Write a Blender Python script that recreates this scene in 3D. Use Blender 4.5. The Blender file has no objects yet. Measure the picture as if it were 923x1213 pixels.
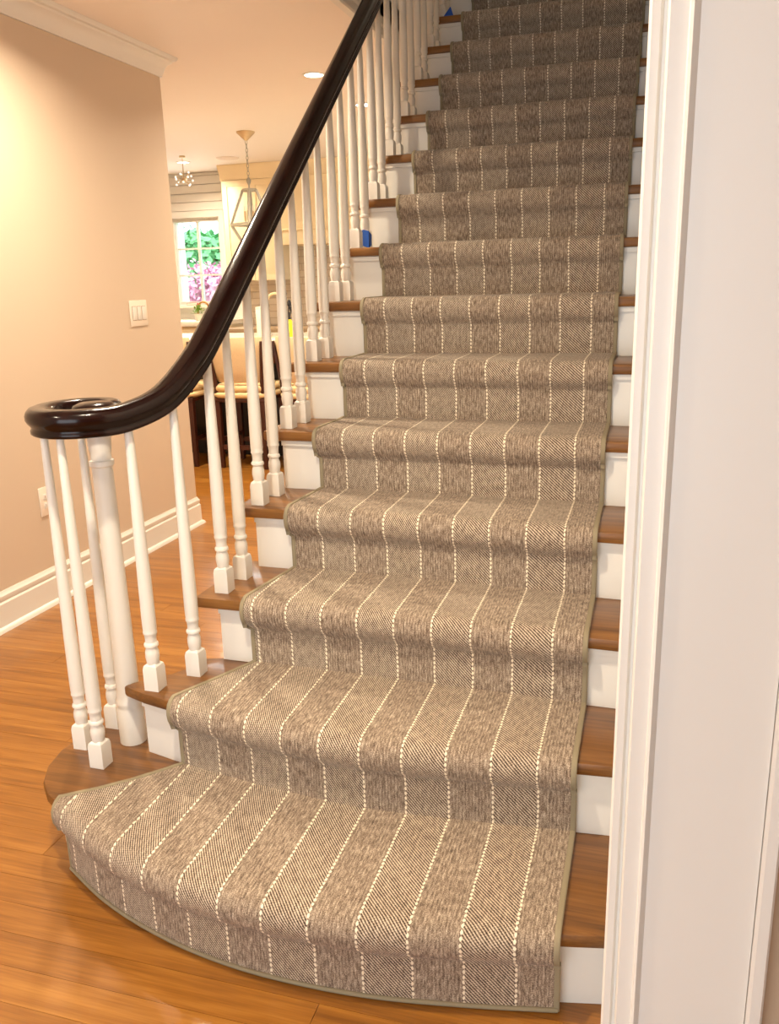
import bpy, bmesh, math, random
from mathutils import Vector, Matrix
random.seed(7)
scene = bpy.context.scene
PI = math.pi
# ------------------------------------------------------------------ camera
CAM = Vector((0.108, -1.454, 1.393)); YAW, PITCH, ROLL = -0.2984, -0.2637, -0.0267
fw = Vector((math.sin(YAW)*math.cos(PITCH), math.cos(YAW)*math.cos(PITCH), math.sin(PITCH)))
rt0 = Vector((math.cos(YAW), -math.sin(YAW), 0)); up0 = rt0.cross(fw)
rt = math.cos(ROLL)*rt0 + math.sin(ROLL)*up0; up = -math.sin(ROLL)*rt0 + math.cos(ROLL)*up0
cd = bpy.data.cameras.new('camera'); cam = bpy.data.objects.new('camera', cd); scene.collection.objects.link(cam)
cam.matrix_world = Matrix(((rt.x, up.x, -fw.x, CAM.x), (rt.y, up.y, -fw.y, CAM.y), (rt.z, up.z, -fw.z, CAM.z), (0, 0, 0, 1)))
cd.sensor_fit = 'VERTICAL'; cd.sensor_height = 36.0; cd.lens = 36.0*1007.9/1213.0; cd.clip_start = 0.02
scene.camera = cam
# ------------------------------------------------------------------ world, daylight, exposure
w = bpy.data.worlds.new('world'); scene.world = w; w.use_nodes = True
bg = w.node_tree.nodes['Background']; bg.inputs[0].default_value = (0.86, 0.95, 1.0, 1); bg.inputs[1].default_value = 2.8
scene.view_settings.view_transform = 'Standard'; scene.view_settings.look = 'None'
scene.view_settings.exposure = -0.08; scene.view_settings.gamma = 1.0; scene.view_settings.use_curve_mapping = False
def area(name, loc, rot, sx, sy, power, col, spread=PI):
    l = bpy.data.lights.new(name, 'AREA'); l.shape = 'RECTANGLE'; l.size = sx; l.size_y = sy
    l.energy = power; l.color = col; l.spread = spread
    o = bpy.data.objects.new(name, l); scene.collection.objects.link(o); o.location = loc; o.rotation_euler = rot; return o
# daylight through the glazed front doorway behind the camera
area('daylight_doorway', (-0.85, -3.62, 1.3), (PI/2, 0, 0), 2.3, 2.2, 34, (0.93, 0.96, 1.0))
sl = bpy.data.lights.new('sun', 'SUN'); sl.energy = 4.5; sl.angle = 0.01; sl.color = (1.0, 0.96, 0.9)
so = bpy.data.objects.new('sun', sl); scene.collection.objects.link(so); so.rotation_euler = (math.radians(32), 0, math.radians(20))
# daylight through the kitchen window
area('daylight_kitchen', (-4.75, 7.30, 1.67), (-PI/2, 0, 0), 0.55, 0.85, 10, (0.9, 0.97, 1.0))
# ------------------------------------------------------------------ helpers
C = scene.collection
def link(o): C.objects.link(o); return o
def tag(o, label=None, cat=None, group=None, kind=None):
    if label: o['label'] = label
    if cat: o['category'] = cat
    if group: o['group'] = group
    if kind: o['kind'] = kind
    return o
def empty(name, loc=(0, 0, 0), rz=0):
    o = bpy.data.objects.new(name, None); link(o); o.location = loc; o.rotation_euler = (0, 0, rz); o.empty_display_size = 0.05; return o
def thing(name, label, cat, loc=(0, 0, 0), rz=0, group=None): return tag(empty(name, loc, rz), label, cat, group)
class MB:
    def __init__(s): s.v = []; s.f = []
    def add(s, vs, fs):
        o = len(s.v); s.v += [tuple(p) for p in vs]; s.f += [tuple(i+o for i in f) for f in fs]; return s
    def box(s, x0, x1, y0, y1, z0, z1):
        x0, x1 = sorted((x0, x1)); y0, y1 = sorted((y0, y1)); z0, z1 = sorted((z0, z1))
        return s.add([(x0,y0,z0),(x1,y0,z0),(x1,y1,z0),(x0,y1,z0),(x0,y0,z1),(x1,y0,z1),(x1,y1,z1),(x0,y1,z1)],
                     [(0,3,2,1),(4,5,6,7),(0,1,5,4),(1,2,6,5),(2,3,7,6),(3,0,4,7)])
    def lathe(s, prof, n=20, c=(0, 0, 0), cap=True):
        vs = []; fs = []; m = len(prof)
        for r, z in prof:
            for k in range(n):
                a = 2*PI*k/n; vs.append((c[0]+r*math.cos(a), c[1]+r*math.sin(a), c[2]+z))
        for i in range(m-1):
            for k in range(n):
                a = i*n+k; b = i*n+(k+1) % n; fs.append((a, b, b+n, a+n))
        if cap: fs.append(tuple(range(n-1, -1, -1))); fs.append(tuple((m-1)*n+k for k in range(n)))
        return s.add(vs, fs)
    def sqlathe(s, prof, c=(0, 0, 0)):      # square sections
        vs = []; fs = []
        for r, z in prof: vs += [(c[0]-r, c[1]-r, c[2]+z), (c[0]+r, c[1]-r, c[2]+z), (c[0]+r, c[1]+r, c[2]+z), (c[0]-r, c[1]+r, c[2]+z)]
        m = len(prof)
        for i in range(m-1):
            for k in range(4):
                a = i*4+k; b = i*4+(k+1) % 4; fs.append((a, b, b+4, a+4))
        fs.append((3, 2, 1, 0)); fs.append(tuple((m-1)*4+k for k in range(4)))
        return s.add(vs, fs)
    def prism(s, pts, z0, z1):              # polygon in xy, ccw
        n = len(pts)
        return s.add([(p[0], p[1], z0) for p in pts]+[(p[0], p[1], z1) for p in pts],
                     [tuple(range(n-1, -1, -1)), tuple(range(n, 2*n))]+[(k, (k+1) % n, n+(k+1) % n, n+k) for k in range(n)])
    def tube(s, pts, r, n=8, closed=False):
        pts = [Vector(p) for p in pts]; m = len(pts); vs = []; fs = []; ref = None
        for i, p in enumerate(pts):
            t = ((pts[(i+1) % m] if closed or i < m-1 else p)-(pts[i-1] if closed or i > 0 else p)).normalized()
            if ref is None: ref = Vector((0, 0, 1)) if abs(t.z) < 0.9 else Vector((1, 0, 0))
            a = t.cross(ref).normalized(); b = a.cross(t).normalized(); ref = b
            rr = r[i] if isinstance(r, (list, tuple)) else r
            for k in range(n):
                th = 2*PI*k/n; vs.append(p+a*rr*math.cos(th)+b*rr*math.sin(th))
        for i in range(m if closed else m-1):
            for k in range(n):
                i2 = (i+1) % m; fs.append((i*n+k, i*n+(k+1) % n, i2*n+(k+1) % n, i2*n+k))
        if not closed: fs.append(tuple(range(n-1, -1, -1))); fs.append(tuple((m-1)*n+k for k in range(n)))
        return s.add(vs, fs)
    def loft(s, rings, closed=True, caps=True):
        n = len(rings[0]); m = len(rings); vs = [p for r in rings for p in r]; fs = []
        for i in range(m-1):
            for k in range(n if closed else n-1):
                a = i*n+k; b = i*n+(k+1) % n; fs.append((a, b, b+n, a+n))
        if caps and closed: fs.append(tuple(range(n-1, -1, -1))); fs.append(tuple((m-1)*n+k for k in range(n)))
        return s.add(vs, fs)
    def build(s, name, mat, parent=None, smooth=None, bevel=0.0, fix=True):
        me = bpy.data.meshes.new(name); me.from_pydata([tuple(v) for v in s.v], [], s.f)
        bm = bmesh.new(); bm.from_mesh(me)
        if fix: bmesh.ops.recalc_face_normals(bm, faces=bm.faces)
        if bevel:
            es = [e for e in bm.edges if len(e.link_faces) == 2 and e.calc_face_angle(0) > 0.6]
            bmesh.ops.bevel(bm, geom=es, offset=bevel, segments=2, profile=0.5, affect='EDGES', clamp_overlap=True)
        bm.to_mesh(me); bm.free()
        if smooth is not None or bevel:
            for p in me.polygons: p.use_smooth = True
            me.set_sharp_from_angle(angle=math.radians(smooth if smooth is not None else 40))
        me.materials.append(mat)
        o = bpy.data.objects.new(name, me); link(o)
        if parent: o.parent = parent
        return o
def box(name, b, mat, parent=None, bevel=0.0): return MB().box(*b).build(name, mat, parent, bevel=bevel)
def struct(o): o['kind'] = 'structure'; return o
# ------------------------------------------------------------------ materials
class NT:
    def __init__(s, name):
        s.m = bpy.data.materials.new(name); s.m.use_nodes = True; s.t = s.m.node_tree; s.n = s.t.nodes; s.l = s.t.links
        s.p = s.n['Principled BSDF']; s.out = s.n['Material Output']
    def node(s, typ, **kw):
        n = s.n.new(typ)
        for k, v in kw.items(): setattr(n, k, v)
        return n
    def put(s, sock, v):
        if isinstance(v, bpy.types.NodeSocket): s.l.new(v, sock)
        else: sock.default_value = v
    def math(s, op, a, b=0.0, c=0.0, clamp=False):
        n = s.node('ShaderNodeMath', operation=op); n.use_clamp = clamp
        s.put(n.inputs[0], a); s.put(n.inputs[1], b); s.put(n.inputs[2], c); return n.outputs[0]
    def vmul(s, v, k):
        n = s.node('ShaderNodeVectorMath', operation='MULTIPLY'); s.put(n.inputs[0], v); n.inputs[1].default_value = k; return n.outputs[0]
    def vadd(s, a, b):
        n = s.node('ShaderNodeVectorMath', operation='ADD'); s.put(n.inputs[0], a); s.put(n.inputs[1], b); return n.outputs[0]
    def noise(s, vec, scale=1.0, detail=3, rough=0.55):
        n = s.node('ShaderNodeTexNoise'); s.put(n.inputs['Vector'], vec); n.inputs['Scale'].default_value = scale
        n.inputs['Detail'].default_value = detail; n.inputs['Roughness'].default_value = rough; return n.outputs[0]
    def ramp(s, f, stops):
        n = s.node('ShaderNodeValToRGB'); s.put(n.inputs[0], f); e = n.color_ramp.elements
        while len(e) < len(stops): e.new(0.5)
        for el, (p, c) in zip(e, stops): el.position = p; el.color = (*c, 1)
        return n.outputs[0]
    def mix(s, f, a, b):
        n = s.node('ShaderNodeMix', data_type='RGBA'); s.put(n.inputs[0], f)
        s.put(n.inputs[6], a if isinstance(a, bpy.types.NodeSocket) else (*a, 1)); s.put(n.inputs[7], b if isinstance(b, bpy.types.NodeSocket) else (*b, 1)); return n.outputs[2]
    def bump(s, h, strength=0.3, dist=0.002):
        n = s.node('ShaderNodeBump'); n.inputs['Strength'].default_value = strength; n.inputs['Distance'].default_value = dist
        s.put(n.inputs['Height'], h); s.l.new(n.outputs[0], s.p.inputs['Normal'])
    def pos(s): return s.node('ShaderNodeNewGeometry').outputs['Position']
    def rnd(s): return s.node('ShaderNodeObjectInfo').outputs['Random']
def srgb(r, g, b): return tuple(((c/255)/12.92 if c/255 <= 0.04045 else ((c/255+0.055)/1.055)**2.4) for c in (r, g, b))
def plain(name, col, rough=0.5, metal=0.0, nscale=40.0, var=0.06, bump=0.0, coat=0.0, spec=0.5):
    t = NT(name); nz = t.noise(t.pos(), nscale, 3)
    a = tuple(c*(1-var) for c in col); b = tuple(min(1, c*(1+var)) for c in col)
    t.put(t.p.inputs['Base Color'], t.mix(nz, a, b)); t.p.inputs['Roughness'].default_value = rough; t.p.inputs['Metallic'].default_value = metal
    t.p.inputs['Coat Weight'].default_value = coat; t.p.inputs['Coat Roughness'].default_value = 0.1; t.p.inputs['Specular IOR Level'].default_value = spec
    if bump: t.bump(nz, bump, 0.001)
    return t.m
def emit(name, col, strength):
    t = NT(name); e = t.node('ShaderNodeEmission'); e.inputs[0].default_value = (*col, 1); e.inputs[1].default_value = strength
    t.l.new(e.outputs[0], t.out.inputs[0]); return t.m
def wood(name, c0, c1, c2, rough=0.3, along=(1, 0, 0), grain=1.0, coat=0.0, objvar=0.35):
    t = NT(name); P = t.pos(); r = t.rnd()
    off = t.node('ShaderNodeCombineXYZ'); t.put(off.inputs[0], t.math('MULTIPLY', r, 37.0)); t.put(off.inputs[1], t.math('MULTIPLY', r, 91.0)); t.put(off.inputs[2], t.math('MULTIPLY', r, 13.0))
    k = (2.2, 34, 34) if along[0] else ((34, 2.2, 34) if along[1] else (34, 34, 2.2))
    k2 = (7, 260, 260) if along[0] else ((260, 7, 260) if along[1] else (260, 260, 7))
    Q = t.vadd(P, off.outputs[0])
    n1 = t.noise(t.vmul(Q, k), grain, 4, 0.6); n2 = t.noise(t.vmul(Q, k2), grain, 2, 0.5)
    f = t.math('ADD', t.math('MULTIPLY', n1, 0.72), t.math('MULTIPLY', n2, 0.28))
    f = t.math('ADD', f, t.math('MULTIPLY', t.math('SUBTRACT', r, 0.5), objvar))
    t.put(t.p.inputs['Base Color'], t.ramp(f, [(0.30, c0), (0.5, c1), (0.72, c2)]))
    t.p.inputs['Roughness'].default_value = rough; t.p.inputs['Coat Weight'].default_value = coat; t.p.inputs['Coat Roughness'].default_value = 0.12
    t.bump(n2, 0.12, 0.0006); return t.m
M = {}
M['wall'] = plain('wall_paint', srgb(210, 190, 168), 0.6, nscale=3, var=0.015)
M['tan'] = plain('tan_paint', srgb(190, 165, 138), 0.7, nscale=60, var=0.05)
M['ceil'] = plain('ceiling_paint', srgb(244, 234, 224), 0.7, nscale=3, var=0.01)
M['trim'] = plain('white_trim', srgb(230, 226, 218), 0.32, nscale=5, var=0.012)
M['white'] = plain('white_gloss', srgb(230, 226, 218), 0.33, nscale=6, var=0.012)
M['plastic'] = plain('white_plastic', srgb(238, 226, 210), 0.35, var=0.01)
M['slot'] = plain('dark_slot', srgb(150, 125, 105), 0.6)
M['floor'] = wood('honey_oak', srgb(118, 72, 22), srgb(150, 96, 34), srgb(176, 121, 52), 0.28, grain=1.0, coat=0.2, objvar=0.10)
M['tread'] = wood('stained_oak', srgb(86, 52, 17), srgb(122, 78, 31), srgb(150, 103, 49), 0.36, grain=1.0, coat=0.15, objvar=0.12)
M['gap'] = plain('dark_joint', srgb(110, 64, 24), 0.7)
M['mahogany'] = wood('dark_mahogany', srgb(15, 5, 4), srgb(25, 8, 6), srgb(36, 12, 8), 0.17, along=(0, 1, 0), coat=0.0, objvar=0)
M['mahogany'].node_tree.nodes['Principled BSDF'].inputs['Specular IOR Level'].default_value = 0.32
M['darkwood'] = wood('dark_stool_wood', srgb(44, 18, 10), srgb(66, 28, 16), srgb(84, 40, 24), 0.35, along=(0, 0, 1), objvar=0.1)
M['cream'] = plain('cream_cabinet', srgb(246, 226, 186), 0.45, nscale=4, var=0.01)
M['quartz'] = plain('white_quartz', srgb(250, 240, 220), 0.2, nscale=8, var=0.02)
M['stone_edge'] = plain('taupe_stone', srgb(176, 150, 118), 0.3, nscale=30, var=0.1)
M['navy'] = plain('black_cabinet', srgb(26, 18, 18), 0.4)
M['linen'] = plain('cream_linen', srgb(222, 196, 156), 0.9, nscale=120, var=0.12, bump=0.4)
M['leather'] = plain('cream_seat', srgb(226, 196, 146), 0.6, nscale=60, var=0.05)
M['nickel'] = plain('brushed_grey_metal', srgb(176, 172, 158), 0.45, metal=0.4, nscale=80, var=0.12)
M['brass'] = plain('aged_brass', srgb(190, 140, 70), 0.3, metal=0.9)
M['brassp'] = plain('pale_brass', srgb(214, 190, 150), 0.35, metal=0.5)
M['blacki'] = plain('black_iron', srgb(28, 24, 24), 0.5)
M['tape'] = plain('blue_painter_tape', srgb(36, 92, 190), 0.7, nscale=120, var=0.1)
M['yellow'] = plain('yellow_soap', srgb(238, 220, 40), 0.3)
M['red'] = plain('red_cover', srgb(190, 66, 56), 0.6)
M['blue'] = plain('slate_cover', srgb(120, 130, 160), 0.6)
M['ceramic'] = plain('white_ceramic', srgb(244, 234, 214), 0.3)
M['green'] = plain('leaf_green', srgb(120, 190, 130), 0.7, nscale=8, var=0.3)
M['pot_green'] = plain('herb_green', srgb(120, 150, 50), 0.7, nscale=8, var=0.3)
M['pink'] = plain('azalea_pink', srgb(244, 176, 204), 0.8, nscale=6, var=0.25)
M['bark'] = plain('bark', srgb(96, 78, 64), 0.9, nscale=30, var=0.2)
M['lawn'] = plain('lawn', srgb(130, 180, 100), 0.9, nscale=2, var=0.2)
M['lens'] = emit('lamp_lens', (1.0, 0.86, 0.66), 14.0)
M['bulb'] = emit('lit_bulb', (1.0, 0.9, 0.75), 1.6)
M['binding'] = plain('cotton_binding', srgb(146, 134, 108), 0.85, nscale=300, var=0.08, bump=0.2)
def m_carpet():
    t = NT('striped_wool'); uv = t.node('ShaderNodeUVMap').outputs[0]
    sp = t.node('ShaderNodeSeparateXYZ'); t.l.new(uv, sp.inputs[0]); u, v = sp.outputs[0], sp.outputs[1]
    wob = t.math('MULTIPLY', t.math('SUBTRACT', t.noise(t.vmul(uv, (60, 60, 1)), 1.0, 1), 0.5), 0.004)
    uu = t.math('ADD', t.math('ADD', u, 0.08), wob)
    q = t.math('DIVIDE', uu, 0.1)
    fr = t.math('ABSOLUTE', t.math('SUBTRACT', t.math('FRACT', t.math('ADD', q, 0.5)), 0.5))
    bead = t.math('ABSOLUTE', t.math('SUBTRACT', t.math('FRACT', t.math('DIVIDE', v, 0.0125)), 0.5))     # 0 centre .. 0.5 gap
    wid = t.math('MULTIPLY', t.math('SUBTRACT', 0.62, bead), 0.050)
    stripe = t.math('MULTIPLY', t.math('LESS_THAN', fr, wid), t.math('LESS_THAN', bead, 0.36))
    band = t.math('GREATER_THAN', t.math('FRACT', t.math('MULTIPLY', t.math('FLOOR', q), 0.5)), 0.25)
    # twill bands: slanted knots;  plain bands: vertical streaks
    tw = t.math('SINE', t.math('MULTIPLY', t.math('ADD', t.math('MULTIPLY', u, 0.95), t.math('MULTIPLY', v, 0.8)), 2*PI/0.0068))
    tk = t.math('SINE', t.math('MULTIPLY', t.math('SUBTRACT', t.math('MULTIPLY', u, 0.4), v), 2*PI/0.0055))
    twill = t.math('ADD', 0.5, t.math('ADD', t.math('MULTIPLY', tw, 0.30), t.math('MULTIPLY', tk, 0.06)))
    st = t.noise(t.vmul(uv, (300, 55, 1)), 1.0, 2, 0.6)
    stw = t.math('ADD', 0.5, t.math('MULTIPLY', t.math('SINE', t.math('MULTIPLY', u, 2*PI/0.0075)), 0.13))
    streak = t.math('ADD', t.math('MULTIPLY', st, 0.65), t.math('MULTIPLY', stw, 0.35))
    n = t.node('ShaderNodeMix', data_type='FLOAT'); t.put(n.inputs[0], band); t.put(n.inputs[2], streak); t.put(n.inputs[3], twill)
    fine = t.noise(t.vmul(uv, (420, 420, 1)), 1.0, 2, 0.7); fleck = t.noise(t.vmul(uv, (140, 40, 1)), 1.0, 3, 0.6)
    f = t.math('ADD', t.math('MULTIPLY', n.outputs[0], 0.36), t.math('ADD', t.math('MULTIPLY', fine, 0.40), t.math('MULTIPLY', fleck, 0.24)))
    base = t.ramp(f, [(0.36, srgb(58, 45, 36)), (0.45, srgb(116, 99, 84)), (0.53, srgb(162, 144, 125)), (0.62, srgb(216, 200, 178))])
    t.put(t.p.inputs['Base Color'], t.mix(stripe, base, srgb(240, 228, 204)))
    t.p.inputs['Roughness'].default_value = 0.95; t.p.inputs['Specular IOR Level'].default_value = 0.1
    t.p.inputs['Sheen Weight'].default_value = 0.15
    t.bump(t.math('ADD', f, t.math('MULTIPLY', stripe, 0.5)), 0.7, 0.003); return t.m
M['carpet'] = m_carpet()
def m_glass():
    t = NT('window_glass'); g = t.node('ShaderNodeBsdfGlossy'); g.inputs['Roughness'].default_value = 0.02
    tr = t.node('ShaderNodeBsdfTransparent'); tr.inputs[0].default_value = (0.93, 0.98, 0.98, 1)
    fr = t.node('ShaderNodeFresnel'); fr.inputs[0].default_value = 1.45
    mx = t.node('ShaderNodeMixShader'); t.l.new(fr.outputs[0], mx.inputs[0]); t.l.new(tr.outputs[0], mx.inputs[1]); t.l.new(g.outputs[0], mx.inputs[2])
    t.l.new(mx.outputs[0], t.out.inputs[0]); return t.m
M['glass'] = m_glass()
def m_tile():
    t = NT('beige_subway_tile'); b = t.node('ShaderNodeTexBrick'); P = t.pos()
    sp = t.node('ShaderNodeSeparateXYZ'); t.l.new(P, sp.inputs[0]); cb = t.node('ShaderNodeCombineXYZ'); t.l.new(sp.outputs[0], cb.inputs[0]); t.l.new(sp.outputs[2], cb.inputs[1])
    t.l.new(cb.outputs[0], b.inputs['Vector']); b.inputs['Scale'].default_value = 1.0; b.inputs['Brick Width'].default_value = 0.2; b.inputs['Row Height'].default_value = 0.07
    b.inputs['Mortar Size'].default_value = 0.005; b.inputs['Color1'].default_value = (*srgb(214, 200, 180), 1); b.inputs['Color2'].default_value = (*srgb(208, 193, 172), 1); b.inputs['Mortar'].default_value = (*srgb(190, 172, 150), 1)
    t.l.new(b.outputs[0], t.p.inputs['Base Color']); t.p.inputs['Roughness'].default_value = 0.25
    t.bump(t.math('SUBTRACT', 1.0, b.outputs['Fac']), 0.4, 0.002); return t.m
M['tile'] = m_tile()
# ------------------------------------------------------------------ stair geometry (metres)
H = 0.19; RUN = 0.24377; NST = 15; NOSE = 0.024; TH = 0.032
XR = 0.0; XW = 0.098                      # runner's right edge, wall face right of the stairs
ZC = 2.585                                # ceiling
XWALL = -2.48; YEND = 2.99                # left wall
def interp(pts, x):                       # smooth interpolation, pts sorted by x
    if x <= pts[0][0]:
        a, b = pts[0], pts[1]; return a[1]+(x-a[0])*(b[1]-a[1])/(b[0]-a[0])
    if x >= pts[-1][0]:
        a, b = pts[-2], pts[-1]; return b[1]+(x-b[0])*(b[1]-a[1])/(b[0]-a[0])
    for k in range(len(pts)-1):
        if pts[k][0] <= x <= pts[k+1][0]:
            p0 = pts[max(0, k-1)]; p1 = pts[k]; p2 = pts[k+1]; p3 = pts[min(len(pts)-1, k+2)]
            h = p2[0]-p1[0]; s = (x-p1[0])/h
            m1 = (p2[1]-p0[1])/(p2[0]-p0[0])*h; m2 = (p3[1]-p1[1])/(p3[0]-p1[0])*h
            return (2*s**3-3*s**2+1)*p1[1]+(s**3-2*s**2+s)*m1+(-2*s**3+3*s**2)*p2[1]+(s**3-s**2)*m2
R1 = [(-1.25, 0.088), (-1.208, 0.060), (-1.04, -0.026), (-0.845, -0.090), (-0.665, -0.121), (-0.49, -0.127), (-0.348, -0.118), (-0.164, -0.089), (0.0, -0.056), (0.1, -0.035)]
R2 = [(-1.19, 0.332), (-1.129, 0.308), (-1.0, 0.277), (-0.894, 0.256), (-0.69, 0.226), (-0.488, 0.209), (-0.242, 0.222), (0.0, 0.244), (0.1, 0.252)]
DYL = {3: 0.030, 4: 0.045, 5: 0.030, 6: 0.018, 7: 0.010, 8: 0.004}
def yf(i, x):
    if i == 1: return interp(R1, x)
    if i == 2: return interp(R2, x)
    return (i-1)*RUN + DYL.get(i, 0)*min(1.0, -x/0.86)
# ------------------------------------------------------------------ setting
floor = struct(box('floor', (-6.2, 3.2, -4.2, 7.6, -0.12, -0.006), M['gap']))
PW = 0.083; nplank = 0
unit = None
def plank(x0, x1, y0):
    global unit, nplank
    if unit is None:
        o = MB().box(0, 1, 0.0004, PW-0.0004, -0.012, 0).build('plank', M['floor'], floor); unit = o.data
    else:
        o = bpy.data.objects.new('plank', unit); link(o); o.parent = floor
    o.location = (x0+0.0006, y0, 0); o.scale = (x1-x0-0.0012, 1, 1); nplank += 1
rest = MB()
row = -0.92; k = 0
while row < 5.3:
    if row < 0.02: lo, hi = -2.62, 0.32
    elif row < 0.30: lo, hi = -2.62, -0.35
    elif row < 2.95: lo, hi = -2.62, -0.93
    else: lo, hi = -4.6, -1.6
    x = lo - random.uniform(0, 0.9)*0; first = True
    while x < hi-0.02:
        L = random.uniform(0.5, 1.6) if first else random.uniform(1.0, 1.9)
        x1 = min(x+L, hi)
        if hi-x1 < 0.3: x1 = hi
        plank(x, x1, row); x = x1; first = False
    if row >= 2.95: rest.box(-6.0, -4.6, row+0.0006, row+PW-0.0006, -0.012, 0); rest.box(-1.6, -1.0, row+0.0006, row+PW-0.0006, -0.012, 0)
    row += PW
yy = row
while yy < 7.3: rest.box(-6.0, 0.0, yy+0.0006, yy+PW-0.0006, -0.012, 0); yy += PW
yy = -0.92-PW
while yy > -3.9: rest.box(-2.62, 2.6, yy+0.0006, yy+PW-0.0006, -0.012, 0); yy -= PW
rp = rest.build('outlying_planks', M['floor'], floor); rp['kind'] = 'stuff'
# walls
struct(box('wall_left', (XWALL-0.14, XWALL, -3.7, YEND, 0, ZC), M['wall']))
struct(box('wall_kitchen_side', (-6.0, XWALL-0.14, YEND-0.14, YEND, 0, ZC), M['wall']))
struct(box('wall_kitchen_left', (-6.14, -6.0, YEND-0.14, 7.5, 0, ZC), M['wall']))
WX0, WX1, WZ0, WZ1, YK = -5.045, -4.44, 1.205, 2.125, 7.34
kb = MB()
kb.box(-6.0, WX0, YK, YK+0.14, 0, ZC); kb.box(WX1, 0.3, YK, YK+0.14, 0, ZC); kb.box(WX0, WX1, YK, YK+0.14, 0, WZ0); kb.box(WX0, WX1, YK, YK+0.14, WZ1, ZC)
struct(kb.build('wall_kitchen_back', M['trim']))
# stairwell walls
struct(box('wall_right', (XW, XW+0.12, -0.46, 5.3, 0, 5.2), M['trim']))
struct(box('wall_stair_end', (-1.40, XW, 5.2, 5.34, 0, 5.2), M['ceil']))
struct(box('wall_upper_left', (-1.40, -1.262, 0.25, 5.2, ZC+0.001, 5.2), M['ceil']))
struct(box('wall_upper_front', (-1.40, XW, 0.11, 0.25, ZC+0.001, 5.2), M['ceil']))
struct(box('wall_front_right', (XW+0.1, 2.8, -0.475, -0.34, 0, ZC), M['tan']))
struct(box('wall_far_right', (2.66, 2.8, -3.7, -0.475, 0, ZC), M['wall']))
bk = MB(); bk.box(-2.48, -2.02, -3.84, -3.7, 0, ZC); bk.box(0.32, 2.8, -3.84, -3.7, 0, ZC); bk.box(-2.02, 0.32, -3.84, -3.7, 2.42, ZC)
struct(bk.build('wall_back', M['wall']))
cl = MB(); cl.box(-6.14, -1.262, -3.84, 7.5, ZC, ZC+0.2); cl.box(-1.262, 2.8, -3.84, 0.11, ZC, ZC+0.2); cl.box(-1.262, XW+.12, 5.3, 7.5, ZC, ZC+.2)
struct(cl.build('ceiling', M['ceil']))
struct(box('ceiling_upper', (-1.4, XW+0.12, 0.11, 5.34, 5.2, 5.3), M['ceil']))
# wall under the open side of the stairs
pts = [(0.30, 0.0), (0.30, 0.30)]
for i in range(3, NST+1): pts += [(yf(i, -1.0)+0.019, (i-1)*H-0.04), (yf(i, -1.0)+0.019, i*H-TH-0.002)]
pts += [(NST*RUN+1.2, NST*H-TH-0.002), (NST*RUN+1.2, 0.0)]
n = len(pts); sb = MB(); sb.add([(-1.0, a, b) for a, b in pts]+[(-0.93, a, b) for a, b in pts], [tuple(range(n)), tuple(range(2*n-1, n-1, -1))]+[(k, n+k, n+(k+1) % n, (k+1) % n) for k in range(n)])
# mouldings that wrap the end of the left wall
def wrap_mould(name, prof, mat, parent=None):
    rings = [[Vector((XWALL+d, -3.69, z)) for d, z in prof], [Vector((XWALL+d, YEND+d, z)) for d, z in prof], [Vector((XWALL-2.4, YEND+d, z)) for d, z in prof]]
    return MB().loft(rings).build(name, mat, parent, smooth=30)
zc = ZC
struct(wrap_mould('trim_1', [(-0.01, zc-0.102), (0.010, zc-0.102), (0.012, zc-0.088), (0.017, zc-0.080), (0.022, zc-0.060), (0.034, zc-0.042), (0.050, zc-0.032), (0.054, zc-0.024), (0.066, zc-0.020), (0.074, zc-0.010), (0.076, zc-0.0005), (-0.01, zc-0.0005)], M['trim']))
bb = struct(wrap_mould('baseboard_left', [(-0.01, 0.0), (0.016, 0.0), (0.016, 0.118), (0.010, 0.126), (0.013, 0.134), (0.013, 0.150), (0.006, 0.160), (0.004, 0.168), (-0.01, 0.168)], M['trim']))
wrap_mould('shoe_moulding', [(0.0165, 0.0005), (0.033, 0.0005), (0.031, 0.010), (0.025, 0.018), (0.0165, 0.022)], M['trim'], bb)
# edge moulding of the stairwell opening in the ceiling
struct(MB().loft([[Vector((-1.262+dx, y, zc+dz)) for dx, dz in [(-0.03, -0.012), (0.006, -0.012), (0.012, -0.004), (0.012, 0.030), (0.020, 0.040), (0.020, 0.075), (-0.0, 0.085), (-0.03, 0.0)]] for y in (0.25, 5.19)]).build('trim_2', M['white'], smooth=30))
# cased wall end at the right, in front of the stairs
cas = struct(MB().loft([[Vector((x, y, z)) for x, y in [(0.1075, -0.475), (0.1075, -0.494), (0.110, -0.500), (0.127, -0.501), (0.1285, -0.506), (0.1315, -0.5075), (0.1345, -0.504), (0.138, -0.4985), (0.2645, -0.4985), (0.2645, -0.475)]] for z in (0.0005, ZC-0.001)]).build('trim_3', M['white'], smooth=25))
MB().loft([[Vector((x, y, z)) for x, y in [(0.2653, -0.476), (0.2653, -0.504), (0.269, -0.508), (0.281, -0.508), (0.284, -0.504), (0.284, -0.476)]] for z in (0.0005, ZC-0.001)]).build('back_band', M['white'], cas, smooth=25)
MB().loft([[Vector((x, y, z)) for x, y in [(0.090, -0.462), (0.090, -0.484), (0.093, -0.488), (0.101, -0.488), (0.104, -0.484), (0.104, -0.483), (0.1074, -0.483), (0.1074, -0.462)]] for z in (0.0005, ZC-0.001)]).build('jamb', M['white'], cas, smooth=25)
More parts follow.
